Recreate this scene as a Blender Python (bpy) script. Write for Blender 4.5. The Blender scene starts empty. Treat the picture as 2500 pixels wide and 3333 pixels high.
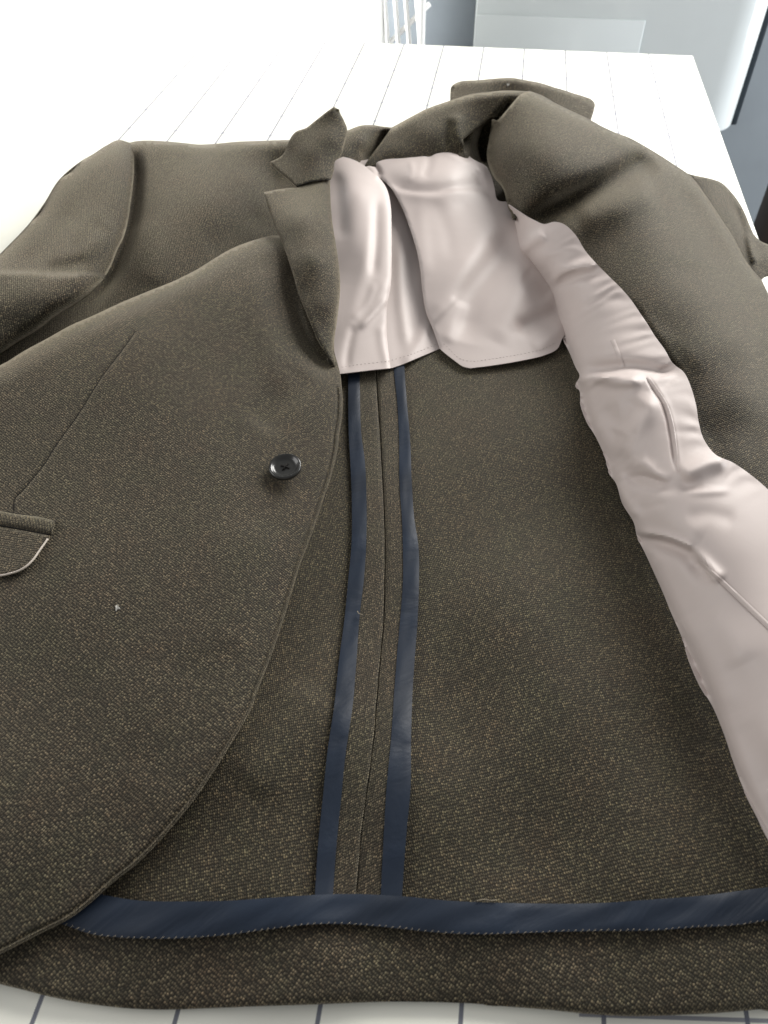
import bpy, bmesh, math, random
import numpy as np
from mathutils import Vector, Matrix
from mathutils.geometry import delaunay_2d_cdt
random.seed(4); rng = np.random.default_rng(4)
scene = bpy.context.scene
col = scene.collection

# ------------------------------------------------------------------ camera
CAM_H = 0.3272                       # metres above the cutting table
PITCH, YAW, ROLL = 0.83587, 0.15119, -0.01019
FPX, CX, CY, K = 2500.0, 1250.0, 1666.5, 2500.0 / 1659.0
def basis():
    cp, sp, cy, sy = math.cos(PITCH), math.sin(PITCH), math.cos(YAW), math.sin(YAW)
    Z = np.array([[cy, -sy, 0], [sy, cy, 0], [0, 0, 1]])
    f, u, x = Z @ [0, cp, -sp], Z @ [0, sp, cp], Z @ [1., 0, 0]
    c, s = math.cos(ROLL), math.sin(ROLL)
    return c * x + s * u, -s * x + c * u, f
RX, UP, FW = basis()
cam_d = bpy.data.cameras.new('camera'); cam = bpy.data.objects.new('camera', cam_d); col.objects.link(cam)
cam.matrix_world = Matrix(((RX[0], UP[0], -FW[0], 0), (RX[1], UP[1], -FW[1], 0), (RX[2], UP[2], -FW[2], CAM_H), (0, 0, 0, 1)))
cam_d.sensor_fit = 'HORIZONTAL'; cam_d.sensor_width = 36; cam_d.lens = 36
cam_d.clip_start = 0.01; cam_d.clip_end = 100
cam_d.dof.use_dof = True; cam_d.dof.focus_distance = 0.44; cam_d.dof.aperture_fstop = 22
scene.camera = cam

# ------------------------------------------------------------------ light
w = bpy.data.worlds.new('World'); scene.world = w; w.use_nodes = True
w.node_tree.nodes['Background'].inputs['Color'].default_value = (0.98, 0.985, 1.0, 1)
w.node_tree.nodes['Background'].inputs['Strength'].default_value = 0.27
def area(name, loc, target, size, size_y, power, color=(1, 1, 1)):
    d = bpy.data.lights.new(name, 'AREA'); d.shape = 'RECTANGLE'; d.size = size; d.size_y = size_y
    d.energy = power; d.color = color
    o = bpy.data.objects.new(name, d); col.objects.link(o); o.location = loc
    o.rotation_euler = (Vector(target) - Vector(loc)).to_track_quat('-Z', 'Y').to_euler()
    return o
area('window_light', (0.80, 2.00, 0.98), (-0.15, 0.50, 0), 1.3, 0.9, 52, (1.0, 0.98, 0.94))
area('left_room_light', (-1.25, 0.20, 0.60), (0.15, 0.40, 0), 0.9, 0.8, 6.5, (1.0, 0.985, 0.96))
area('side_window_light', (2.1, 1.2, 0.05), (0.3, 1.35, -0.1), 0.7, 1.7, 30, (0.95, 0.98, 1.0))
area('white_wall_fill', (-0.85, 1.16, 0.045), (-0.90, 1.95, -0.10), 0.9, 0.14, 30, (1, 1, 1))  # added fill close to the white wall, bleaching it and the rack
vs = scene.view_settings
vs.view_transform = 'Standard'; vs.look = 'None'; vs.gamma = 1; vs.exposure = 0.48; vs.use_curve_mapping = False

# ------------------------------------------------------------------ materials
def new_mat(name):
    m = bpy.data.materials.new(name); m.use_nodes = True
    nt = m.node_tree; return m, nt, nt.nodes['Principled BSDF']
def N(nt, t, **kw):
    n = nt.nodes.new(t)
    for k, v in kw.items(): setattr(n, k, v)
    return n
def ramp(nt, src, stops):
    r = N(nt, 'ShaderNodeValToRGB'); e = r.color_ramp.elements
    while len(e) < len(stops): e.new(0.5)
    for s, (p, c) in zip(e, stops): s.position = p; s.color = c if len(c) == 4 else (*c, 1)
    nt.links.new(src, r.inputs[0]); return r
def math_n(nt, op, a, b=None):
    n = N(nt, 'ShaderNodeMath', operation=op)
    for i, v in enumerate((a, b)):
        if v is None: continue
        if isinstance(v, (int, float)): n.inputs[i].default_value = v
        else: nt.links.new(v, n.inputs[i])
    return n.outputs[0]
def mixc(nt, fac, a, b, mode='MIX'):
    n = N(nt, 'ShaderNodeMix', data_type='RGBA', blend_type=mode)
    for s, v in ((n.inputs[0], fac), (n.inputs[6], a), (n.inputs[7], b)):
        if isinstance(v, (int, float)): s.default_value = v
        elif isinstance(v, tuple): s.default_value = (*v, 1)
        else: nt.links.new(v, s)
    return n.outputs[2]

def wool_material(name, rot, dark=(0.0108, 0.0084, 0.0046), light=(0.27, 0.220, 0.138)):
    m, nt, b = new_mat(name)
    tc = N(nt, 'ShaderNodeTexCoord'); uv = N(nt, 'ShaderNodeUVMap'); uv.uv_map = 'UVMap'
    mp = N(nt, 'ShaderNodeMapping'); mp.inputs['Rotation'].default_value = (0, 0, rot)
    nt.links.new(uv.outputs[0], mp.inputs[0])
    # slight waviness of the yarns
    nz = N(nt, 'ShaderNodeTexNoise'); nz.inputs['Scale'].default_value = 45; nz.inputs['Detail'].default_value = 2
    nt.links.new(mp.outputs[0], nz.inputs['Vector'])
    vm = N(nt, 'ShaderNodeVectorMath', operation='MULTIPLY_ADD'); vm.inputs[1].default_value = (0.0009,) * 3
    nt.links.new(nz.outputs['Color'], vm.inputs[0]); nt.links.new(mp.outputs[0], vm.inputs[2])
    sc = N(nt, 'ShaderNodeMapping'); sc.inputs['Scale'].default_value = (1120, 800, 1)
    nt.links.new(vm.outputs[0], sc.inputs[0])
    vo = N(nt, 'ShaderNodeTexVoronoi'); vo.inputs['Scale'].default_value = 1; vo.inputs['Randomness'].default_value = 0.42; vo.voronoi_dimensions = '2D'
    nt.links.new(sc.outputs[0], vo.inputs['Vector'])
    dot = ramp(nt, vo.outputs['Distance'], [(0.0, (1, 1, 1)), (0.22, (0.75,) * 3), (0.48, (0, 0, 0))])
    sep = N(nt, 'ShaderNodeSeparateColor'); nt.links.new(vo.outputs['Color'], sep.inputs[0])
    pick = ramp(nt, sep.outputs[0], [(0.0, (0.10,) * 3), (0.5, (0.30,) * 3), (0.85, (0.55,) * 3), (1.0, (1.0,) * 3)])
    f = math_n(nt, 'MULTIPLY', dot.outputs[0], pick.outputs[0])
    big = N(nt, 'ShaderNodeTexNoise'); big.inputs['Scale'].default_value = 34; big.inputs['Detail'].default_value = 6; big.inputs['Roughness'].default_value = 0.65
    nt.links.new(tc.outputs['Object'], big.inputs['Vector'])
    tint = ramp(nt, big.outputs[0], [(0.36, (0.96, 1.01, 0.95)), (0.5, (1, 1, 1)), (0.66, (1.05, 0.975, 0.955))])
    yarn = ramp(nt, sep.outputs[1], [(0.0, (0.75, 0.82, 0.75)), (0.5, (1, 1, 1)), (1.0, (1.22, 1.06, 0.98))])
    c = mixc(nt, f, dark, light)
    c = mixc(nt, 1.0, c, tint.outputs[0], 'MULTIPLY'); c = mixc(nt, 0.4, c, yarn.outputs[0], 'MULTIPLY')
    nt.links.new(c, b.inputs['Base Color'])
    b.inputs['Roughness'].default_value = 0.8; b.inputs['Specular IOR Level'].default_value = 0.3
    b.inputs['Sheen Weight'].default_value = 0.43; b.inputs['Sheen Roughness'].default_value = 0.4
    b.inputs['Sheen Tint'].default_value = (0.87, 0.77, 0.58, 1)
    bp = N(nt, 'ShaderNodeBump'); bp.inputs['Strength'].default_value = 0.5; bp.inputs['Distance'].default_value = 0.0005
    nt.links.new(dot.outputs[0], bp.inputs['Height']); nt.links.new(bp.outputs[0], b.inputs['Normal'])
    return m
WOOL = wool_material('wool_front', 0.5)
WOOL_IN = wool_material('wool_inside', -0.35, (0.0102, 0.0080, 0.0040), (0.26, 0.213, 0.124))
WOOL_SL = wool_material('wool_sleeve', 1.15)
WOOL_LP = wool_material('wool_lapel', 0.1)

def satin_material(name, colr, rough=0.36, tintn=0.06, wr=0.35, spec=0.35):
    m, nt, b = new_mat(name)
    uv = N(nt, 'ShaderNodeUVMap'); uv.uv_map = 'UVMap'
    n1 = N(nt, 'ShaderNodeTexNoise'); n1.inputs['Scale'].default_value = 26; n1.inputs['Detail'].default_value = 5; n1.inputs['Distortion'].default_value = 0.8
    nt.links.new(uv.outputs[0], n1.inputs['Vector'])
    lo = tuple(x * (1 - tintn) for x in colr); hi = tuple(min(1, x * (1 + tintn)) for x in colr)
    r = ramp(nt, n1.outputs[0], [(0.3, lo), (0.7, hi)]); nt.links.new(r.outputs[0], b.inputs['Base Color'])
    mp = N(nt, 'ShaderNodeMapping'); mp.inputs['Scale'].default_value = (2600, 500, 1); nt.links.new(uv.outputs[0], mp.inputs[0])
    fine = N(nt, 'ShaderNodeTexNoise'); fine.inputs['Scale'].default_value = 1; nt.links.new(mp.outputs[0], fine.inputs['Vector'])
    b1 = N(nt, 'ShaderNodeBump'); b1.inputs['Strength'].default_value = wr; b1.inputs['Distance'].default_value = 0.004
    nt.links.new(n1.outputs[0], b1.inputs['Height'])
    b2 = N(nt, 'ShaderNodeBump'); b2.inputs['Strength'].default_value = 0.12; b2.inputs['Distance'].default_value = 0.0002
    nt.links.new(fine.outputs[0], b2.inputs['Height'])
    cr = N(nt, 'ShaderNodeTexNoise', noise_type='RIDGED_MULTIFRACTAL'); cr.inputs['Scale'].default_value = 22; cr.inputs['Detail'].default_value = 2; cr.inputs['Distortion'].default_value = 0.6
    nt.links.new(uv.outputs[0], cr.inputs['Vector'])
    b3 = N(nt, 'ShaderNodeBump'); b3.inputs['Strength'].default_value = 0.10; b3.inputs['Distance'].default_value = 0.002
    nt.links.new(cr.outputs[0], b3.inputs['Height']); nt.links.new(b1.outputs[0], b3.inputs['Normal']); nt.links.new(b3.outputs[0], b2.inputs['Normal'])
    nt.links.new(b2.outputs[0], b.inputs['Normal'])
    b.inputs['Roughness'].default_value = rough; b.inputs['Specular IOR Level'].default_value = spec
    return m
SATIN = satin_material('lining_satin', (0.52, 0.452, 0.425), 0.52, 0.02, 0.05, 0.34)
NAVY = satin_material('navy_tape', (0.0110, 0.0178, 0.0315), 0.48, 0.22, 0.45, 0.25)

def plain(name, c, rough=0.5, spec=0.5, noise=0.0, scale=20, coat=0.0):
    m, nt, b = new_mat(name)
    if noise:
        tc = N(nt, 'ShaderNodeTexCoord'); n = N(nt, 'ShaderNodeTexNoise'); n.inputs['Scale'].default_value = scale; n.inputs['Detail'].default_value = 5
        nt.links.new(tc.outputs['Object'], n.inputs['Vector'])
        r = ramp(nt, n.outputs[0], [(0.3, tuple(x * (1 - noise) for x in c)), (0.7, tuple(min(1, x * (1 + noise)) for x in c))])
        nt.links.new(r.outputs[0], b.inputs['Base Color'])
    else: b.inputs['Base Color'].default_value = (*c, 1)
    b.inputs['Roughness'].default_value = rough; b.inputs['Specular IOR Level'].default_value = spec; b.inputs['Coat Weight'].default_value = coat
    return m
THREAD = plain('pale_thread', (0.20, 0.17, 0.125), 0.7, 0.3, 0.1, 200)
DARKTHREAD = plain('dark_thread', (0.012, 0.011, 0.010), 0.8, 0.2)
HORN = plain('button_black', (0.022, 0.022, 0.020), 0.24, 0.5, 0.25, 150)
LINT = plain('white_lint', (0.42, 0.41, 0.38), 0.9, 0.2)
EDGE_PALE = plain('pale_lining_edge', (0.50, 0.44, 0.38), 0.5, 0.4, 0.1, 300)
WHITE_GLOSS = plain('white_gloss_enamel', (0.84, 0.89, 0.89), 0.16, 0.5, 0.03, 6)
WHITE_WIRE = plain('white_coated_wire', (0.85, 0.85, 0.83), 0.4, 0.5)
WHITE_WALL = plain('white_wall', (0.86, 0.86, 0.84), 0.7, 0.3, 0.01, 4)
BLUE_WALL = plain('blue_grey_wall', (0.31, 0.345, 0.375), 0.75, 0.3, 0.05, 9)
DARK_GREY = plain('dark_grey', (0.03, 0.04, 0.05), 0.6, 0.3)
BROWN_WOOD = plain('dark_brown_wood', (0.045, 0.030, 0.022), 0.5, 0.4, 0.35, 12)
PALE_WOOD = plain('pale_shelf_wood', (0.16, 0.12, 0.10), 0.6, 0.3, 0.3, 30)  # lighter brown for the shelf boards
FLOOR_M = plain('grey_floor', (0.20, 0.21, 0.23), 0.6, 0.3, 0.15, 12)

CELL = 0.0508
def mat_surface():
    m, nt, b = new_mat('cutting_mat_print')
    tc = N(nt, 'ShaderNodeTexCoord'); sp = N(nt, 'ShaderNodeSeparateXYZ'); nt.links.new(tc.outputs['Object'], sp.inputs[0])
    def lines(axis, off, half):
        v = math_n(nt, 'DIVIDE', math_n(nt, 'SUBTRACT', sp.outputs[axis], off), CELL)
        fr = math_n(nt, 'FRACT', math_n(nt, 'ADD', v, 100.5))
        d = math_n(nt, 'ABSOLUTE', math_n(nt, 'SUBTRACT', fr, 0.5))
        return math_n(nt, 'LESS_THAN', d, half / CELL), d
    lx, dx = lines('X', -2.6465 * CELL, 0.00085)
    ly, dy = lines('Y', 0.65 * CELL, 0.00045)
    rr = math_n(nt, 'ADD', math_n(nt, 'POWER', dx, 2.0), math_n(nt, 'POWER', dy, 2.0))
    dotm = math_n(nt, 'LESS_THAN', rr, (0.0018 / CELL) ** 2)
    # the printed grid ends short of the left border and of the front margin
    inx = math_n(nt, 'MULTIPLY', math_n(nt, 'GREATER_THAN', sp.outputs['X'], -0.395), math_n(nt, 'LESS_THAN', sp.outputs['X'], 0.19)); iny = math_n(nt, 'GREATER_THAN', sp.outputs['Y'], 0.09)
    lx = math_n(nt, 'MULTIPLY', lx, inx); ly = math_n(nt, 'MULTIPLY', ly, math_n(nt, 'MULTIPLY', inx, iny)); dotm = math_n(nt, 'MULTIPLY', dotm, math_n(nt, 'MULTIPLY', inx, iny))
    # one angled guide line near the front edge
    g = math_n(nt, 'ABSOLUTE', math_n(nt, 'SUBTRACT', sp.outputs['Y'], math_n(nt, 'ADD', math_n(nt, 'MULTIPLY', sp.outputs['X'], 0.114), 0.0536)))
    gl = math_n(nt, 'MULTIPLY', math_n(nt, 'LESS_THAN', g, 0.0007), math_n(nt, 'GREATER_THAN', sp.outputs['X'], 0.06))
    n = N(nt, 'ShaderNodeTexNoise'); n.inputs['Scale'].default_value = 14; n.inputs['Detail'].default_value = 6
    nt.links.new(tc.outputs['Object'], n.inputs['Vector'])
    base = ramp(nt, n.outputs[0], [(0.3, (0.80, 0.795, 0.70)), (0.7, (0.84, 0.835, 0.75))]).outputs[0]
    c = mixc(nt, math_n(nt, 'MULTIPLY', ly, 0.6), base, (0.22, 0.23, 0.27))
    c = mixc(nt, math_n(nt, 'MULTIPLY', lx, 0.9), c, (0.09, 0.10, 0.14))
    c = mixc(nt, math_n(nt, 'MULTIPLY', gl, 0.8), c, (0.13, 0.14, 0.19))
    c = mixc(nt, math_n(nt, 'MULTIPLY', dotm, 0.97), c, (0.13, 0.14, 0.19))
    nt.links.new(c, b.inputs['Base Color'])
    b.inputs['Roughness'].default_value = 0.5; b.inputs['Specular IOR Level'].default_value = 0.30
    return m
MAT = mat_surface()

# ------------------------------------------------------------------ helpers
def tag(o, label=None, cat=None, kind=None, group=None):
    for k, v in (('label', label), ('category', cat), ('kind', kind), ('group', group)):
        if v: o[k] = v
    return o
def inv(p): return Matrix.Translation(-p.location)
def empty(name, loc, label, cat):
    o = bpy.data.objects.new(name, None); col.objects.link(o); o.location = loc; o.empty_display_size = 0.05
    return tag(o, label, cat)
def link(name, verts, faces, mat, parent=None, smooth=True, uv=None, solid=0.0, offset=-1):
    me = bpy.data.meshes.new(name); me.from_pydata([tuple(v) for v in verts], [], faces); me.update()
    o = bpy.data.objects.new(name, me); col.objects.link(o); me.materials.append(mat)
    if smooth: me.polygons.foreach_set('use_smooth', [True] * len(me.polygons))
    if uv is not None:
        L = me.uv_layers.new(name='UVMap'); idx = np.empty(len(me.loops), dtype=np.int32); me.loops.foreach_get('vertex_index', idx)
        L.data.foreach_set('uv', np.asarray(uv, dtype=np.float32)[idx].ravel())
    if solid:
        md = o.modifiers.new('thickness', 'SOLIDIFY'); md.thickness = solid; md.offset = offset
        if solid < 0.001: es = o.modifiers.new('crisp_edge', 'EDGE_SPLIT'); es.split_angle = math.radians(50)
    if parent:
        o.parent = parent; o.matrix_parent_inverse = inv(parent)
    return o
def at(p, z):
    """points of the view traced on the photograph -> metres, at height z (cm) over the table"""
    p = np.atleast_2d(np.asarray(p, float)); z = np.broadcast_to(np.asarray(z, float), (len(p),)) * 0.01
    d = FW[None] * FPX + RX[None] * (p[:, :1] * K - CX) - UP[None] * (p[:, 1:] * K - CY)
    t = (z - CAM_H) / d[:, 2]
    return np.c_[d[:, 0] * t, d[:, 1] * t, z]
def spline(pts, step=6.0, closed=False):
    P = np.asarray(pts, float)
    if len(P) < 3:
        n = max(1, int(np.hypot(*(P[-1] - P[0])) / step)); return P[0] + (P[-1] - P[0]) * np.linspace(0, 1, n + 1)[:, None]
    Q = np.vstack([P[-1:], P, P[:2]]) if closed else np.vstack([2 * P[0] - P[1], P, 2 * P[-1] - P[-2]])
    out = []
    for i in range(len(Q) - 3):
        a, b, c, d = Q[i:i + 4]; L = np.hypot(*(c - b)); n = max(1, int(round(L / step)))
        tb, td = np.hypot(*(b - a)) ** .5 + 1e-6, np.hypot(*(d - c)) ** .5 + 1e-6; tm = L ** .5 + 1e-6
        m1 = (c - b) + tm * ((b - a) / tb - (c - a) / (tb + tm)); m2 = (c - b) + tm * ((d - c) / td - (d - b) / (tm + td))
        for k in range(n):
            t = k / n; out.append(b * (2*t**3 - 3*t*t + 1) + m1 * (t**3 - 2*t*t + t) + c * (-2*t**3 + 3*t*t) + m2 * (t**3 - t*t))
    if not closed: out.append(Q[-2])
    return np.array(out)
def dist_poly(P, line):
    """signed distance of the points P to a polyline (positive on its right in the picture), and the run 0..1 along it"""
    best = np.full(len(P), 1e9); sg = np.zeros(len(P)); run = np.zeros(len(P)); ln = np.asarray(line, float)
    seg = np.hypot(*(ln[1:] - ln[:-1]).T); cum = np.r_[0, np.cumsum(seg)]
    for i in range(len(ln) - 1):
        a, b = ln[i], ln[i + 1]; ab = b - a; L2 = ab @ ab + 1e-9
        t = np.clip(((P - a) @ ab) / L2, 0, 1); q = a + t[:, None] * ab; d = np.hypot(*(P - q).T)
        s = np.sign(ab[0] * (P[:, 1] - a[1]) - ab[1] * (P[:, 0] - a[0])); m = d < best
        best = np.where(m, d, best); sg = np.where(m, s, sg); run = np.where(m, (cum[i] + t * seg[i]) / cum[-1], run)
    return best * np.where(sg == 0, 1, sg), run
class Surf:
    """height (cm) over the table as a smooth sheet through control heights, with folds, steps and rolled edges"""
    def __init__(s, ctrl, folds=(), steps=(), rounds=(), noise=0.05, nscale=0.011, gathers=()):
        c = np.asarray(ctrl, float); s.P = c[:, :2] / 1000; n = len(c)
        D = np.hypot(*(s.P[:, None] - s.P[None]).transpose(2, 0, 1)); A = s.k(D) + np.eye(n) * 1e-5
        Q = np.c_[np.ones(n), s.P]; M = np.block([[A, Q], [Q.T, np.zeros((3, 3))]])
        s.w = np.linalg.solve(M, np.r_[c[:, 2], 0, 0, 0])
        s.folds = [(spline(l, 8), *r) for l, *r in folds]; s.steps = [(spline(l, 8), *r) for l, *r in steps]
        s.rounds = [(spline(l, 8), *r) for l, *r in rounds]; s.noise = noise
        s.gathers = [(spline(l, 8), *r, rng.uniform(0, 6.28, 3)) for l, *r in gathers]
        s.ph = rng.uniform(0, 6.28, (7, 1)); a = rng.uniform(0, 6.28, (7, 1)); f = nscale * rng.uniform(0.5, 1.7, (7, 1))
        s.kx, s.ky = np.cos(a) * f, np.sin(a) * f
        s.zmin = 0.18
    @staticmethod
    def k(r): return np.where(r > 1e-9, r * r * np.log(np.maximum(r, 1e-9)), 0)
    def __call__(s, p):
        p = np.atleast_2d(np.asarray(p, float)); q = p / 1000
        D = np.hypot(q[:, None, 0] - s.P[None, :, 0], q[:, None, 1] - s.P[None, :, 1]); n = len(s.P)
        z = s.k(D) @ s.w[:n] + s.w[n] + q @ s.w[n + 1:]
        if s.noise: z = z + s.noise * np.sin(s.kx * p[None, :, 0] + s.ky * p[None, :, 1] + s.ph).sum(0) / 2.2
        for l, amp, wd, *r in s.folds:
            d, t = dist_poly(p, l); w2 = r[0] if r else wd
            e = np.clip(np.minimum(t, 1 - t) * 4 + (0.25 if len(r) < 2 else r[1]), 0, 1); e = e * e * (3 - 2 * e)
            z = z + amp * e * np.exp(-(d / np.where(d > 0, wd, w2)) ** 2)
        for l, amp, wl, reach, ph in s.gathers:
            d, t = dist_poly(p, l); L = np.hypot(*(l[1:] - l[:-1]).T).sum() * t; e = np.clip(np.minimum(t, 1 - t) * 8, 0, 1) * np.exp(-(np.abs(d) / reach) ** 1.5) * np.clip((np.abs(d) + 1) / 14, 0, 1)
            q = 6.283 / wl; sk = 0.35 * np.abs(d)
            z = z + amp * e * (np.sin(q * (L + sk) + ph[0] + 1.3 * np.sin(q * .37 * L + ph[1])) * (0.6 + 0.4 * np.sin(q * .23 * L + ph[2])))
        for l, amp, wd, reach in s.steps:
            d, t = dist_poly(p, l); z = z + amp * np.clip(0.5 + d / wd, 0, 1) * np.exp(-np.maximum(d, 0) / reach)
        for l, drop, wd in s.rounds:
            d, t = dist_poly(p, l); u = np.clip(1 - np.abs(d) / wd, 0, 1); z = z - drop * (1 - np.sqrt(1 - np.minimum(u, .995) ** 2))
        return np.maximum(z, s.zmin)
def inside(P, poly):
    x, y = P.T; r = np.zeros(len(P), bool); a = poly; b = np.roll(poly, -1, 0)
    for (x1, y1), (x2, y2) in zip(a, b):
        if y1 == y2: continue
        c = ((y1 > y) != (y2 > y)) & (x < (x2 - x1) * (y - y1) / (y2 - y1) + x1); r ^= c
    return r
def flatten(W, F, iters=70):
    """lay the cloth flat: relax XY positions until the edges keep their true lengths"""
    T = np.array([f[:3] for f in F]); E = np.vstack([T[:, [0, 1]], T[:, [1, 2]], T[:, [2, 0]]]); E = np.unique(np.sort(E, 1), axis=0)
    L = np.linalg.norm(W[E[:, 0]] - W[E[:, 1]], axis=1); U = W[:, :2].copy(); deg = np.bincount(E.ravel(), minlength=len(W)).astype(float)[:, None] + 1e-9
    for _ in range(iters):
        d = U[E[:, 1]] - U[E[:, 0]]; l = np.hypot(*d.T) + 1e-9; c = d * ((l - L) / l * .5)[:, None]; D = np.zeros_like(U)
        for k in (0, 1): D[:, k] = np.bincount(E[:, 0], c[:, k], len(U)) - np.bincount(E[:, 1], c[:, k], len(U))
        U += 1.6 * D / deg * 1.0
    return U
def bound(parts, step):
    out = []
    for part in parts:
        s = spline(part, step); out.append(s[:-1] if len(s) > 1 else s)
    return np.vstack(out)
def panel(name, parts, surf, mat, parent, res=8.0, thick=0.0014, lines=(), label=None, lift=0.0, uvscale=1.0, skirt=()):
    """cloth panel: traced outline (several smooth runs), filled with a fine triangle mesh on the sheet's heights"""
    B = bound(parts, res * 0.8)
    x0, y0 = B.min(0); x1, y1 = B.max(0); g = []
    ys = np.arange(y0, y1, res * 0.87)
    for j, y in enumerate(ys):
        xs = np.arange(x0 + (j % 2) * res / 2, x1, res); g.append(np.c_[xs, np.full(len(xs), y)])
    G = np.vstack(g); G = G + rng.uniform(-.08, .08, G.shape) * res; G = G[inside(G, B)]
    d, _ = dist_poly(G, np.vstack([B, B[:1]])); G = G[np.abs(d) > res * 0.45]
    X = [G]
    for ln in lines:
        L = spline(ln, res * 0.6); nrm = np.gradient(L, axis=0); nrm = np.c_[-nrm[:, 1], nrm[:, 0]] / (np.hypot(*nrm.T)[:, None] + 1e-9)
        for o in (-6, -3.2, -1.5, 0, 1.5, 3.2, 6): X.append(L + nrm * o)
    if len(X) > 1:
        E = np.vstack(X[1:]); E = E[inside(E, B)]; dd, _ = dist_poly(E, np.vstack([B, B[:1]])); E = E[np.abs(dd) > 1.2]; X = [G, E]
    V = np.vstack([B] + X); n = len(B)
    vo, eo, fo, _, _, _ = delaunay_2d_cdt([Vector(v) for v in V], [], [list(range(n))], 1, 1e-4)
    p = np.array([(v[0], v[1]) for v in vo]); z = surf(p) + lift; W = at(p, z)
    F = []
    for f in fo:
        a, b, c = W[f[0]], W[f[1]], W[f[2]]
        pa, pb, pc = p[f[0]], p[f[1]], p[f[2]]
        cr = (pb[0] - pa[0]) * (pc[1] - pa[1]) - (pb[1] - pa[1]) * (pc[0] - pa[0])
        F.append(tuple(f) if cr < 0 else (f[0], f[2], f[1]))
    for sk in skirt:                         # the cloth turns down to the table behind its silhouette
        S = spline(sk, res); zt = surf(S) + lift; T = at(S, zt) - np.array([0, 0, 0.0006]); c0 = W.mean(0); n0 = len(W); rows = [T]
        for fr, inn in ((.66, .004), (.33, .010), (.03, .018)):
            R_ = T.copy(); dr_ = c0[:2] - T[:, :2]; dr_ /= np.linalg.norm(dr_, axis=1)[:, None]; R_[:, :2] += dr_ * inn; R_[:, 2] = np.maximum(T[:, 2] * fr, .0015); rows.append(R_)
        m = len(S); W = np.vstack([W] + rows)
        for r in range(3):
            for i in range(m - 1): a = n0 + r * m + i; F.append((a, a + 1, a + m + 1, a + m))
    Fl = [f[:3] for f in F] + [(f[0], f[2], f[3]) for f in F if len(f) == 4]; uv = flatten(W, Fl)
    o = link(name, W, F, mat, parent, uv=uv, solid=thick)
    if label: o['label'] = label
    return o
def ribbon(name, left, right, surf, mat, parent, lift=0.12, n=120, across=7, thick=0.0006, bulge=0.05, wave=0.0, label=None):
    """tape between two traced edges, lying on a sheet"""
    A, Bq = spline(left, 4), spline(right, 4)
    def rs(c):
        s = np.r_[0, np.cumsum(np.hypot(*(c[1:] - c[:-1]).T))]; t = np.linspace(0, s[-1], n)
        return np.c_[np.interp(t, s, c[:, 0]), np.interp(t, s, c[:, 1])]
    A, Bq = rs(A), rs(Bq); us = np.linspace(0, 1, across); P = (A[:, None] * (1 - us[None, :, None]) + Bq[:, None] * us[None, :, None]).reshape(-1, 2)
    z = surf(P) + lift + np.tile(bulge * (1 - (2 * us - 1) ** 4), n)
    if wave:
        i = np.repeat(np.arange(n), across); u = np.tile(us, n)
        z = z + wave * (np.sin(i * 0.33 + u * 3.0) + 0.7 * np.sin(i * 0.13 - u * 2.2 + 1)) * np.sin(np.pi * u)
    W = at(P, z); F = []
    for i in range(n - 1):
        for j in range(across - 1):
            a = i * across + j; F.append((a, a + 1, a + across + 1, a + across))
    # normals up
    nn = np.cross(W[F[0][1]] - W[F[0][0]], W[F[0][3]] - W[F[0][0]])
    if nn[2] < 0: F = [f[::-1] for f in F]
    s = np.r_[0, np.cumsum(np.linalg.norm(np.diff(W.reshape(n, across, 3)[:, 0], axis=0), axis=1))]
    wd = np.linalg.norm(W[across - 1] - W[0])
    uv = np.c_[np.tile(us * wd, n) + np.repeat(s, across) * 0.6, np.repeat(s, across)]
    o = link(name, W, F, mat, parent, uv=uv, solid=thick)
    if label: o['label'] = label
    return o
def tube(name, pts, rad, mat, parent=None, sides=6, closed=False, taper=None):
    P = np.asarray(pts, float); n = len(P); V = []; F = []
    for i in range(n):
        t = P[min(i + 1, n - 1)] - P[max(i - 1, 0)]; t = t / (np.linalg.norm(t) + 1e-12)
        a = np.cross(t, [0, 0, 1]); a = a if np.linalg.norm(a) > 1e-3 else np.cross(t, [0, 1, 0]); a /= np.linalg.norm(a); b = np.cross(a, t)
        r = rad * (taper[i] if taper is not None else 1)
        for k in range(sides):
            q = 2 * math.pi * k / sides; V.append(P[i] + r * (math.cos(q) * a + math.sin(q) * b))
    for i in range(n - 1):
        for k in range(sides): F.append((i * sides + k, i * sides + (k + 1) % sides, (i + 1) * sides + (k + 1) % sides, (i + 1) * sides + k))
    F.append(tuple(range(sides))[::-1]); F.append(tuple(range((n - 1) * sides, n * sides)))
    if name is None: return V, F
    return link(name, V, F, mat, parent)
def box(name, lo, hi, mat, parent=None, bevel=0.0, seg=3):
    bm = bmesh.new(); bmesh.ops.create_cube(bm, size=1)
    c = [(a + b) / 2 for a, b in zip(lo, hi)]; s = [b - a for a, b in zip(lo, hi)]
    bmesh.ops.scale(bm, vec=s, verts=bm.verts); bmesh.ops.translate(bm, vec=c, verts=bm.verts)
    if bevel: bmesh.ops.bevel(bm, geom=bm.edges[:], offset=bevel, segments=seg, affect='EDGES', profile=0.5)
    me = bpy.data.meshes.new(name); bm.to_mesh(me); bm.free(); o = bpy.data.objects.new(name, me); col.objects.link(o); me.materials.append(mat)
    if bevel: me.polygons.foreach_set('use_smooth', [True] * len(me.polygons))
    if parent: o.parent = parent; o.matrix_parent_inverse = inv(parent)
    return o

# ------------------------------------------------------------------ the room
fl = box('floor', (-3.0, -1.5, -1.02), (3.2, 2.6, -0.92), FLOOR_M); tag(fl, kind='structure')
wl = box('wall', (-0.36, 2.02, -0.915), (3.2, 2.12, 0.30), BLUE_WALL); tag(wl, kind='structure')
ww = box('white_wall', (-2.6, 1.86, -0.915), (-0.364, 2.12, 0.30), WHITE_WALL); tag(ww, kind='structure')

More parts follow.
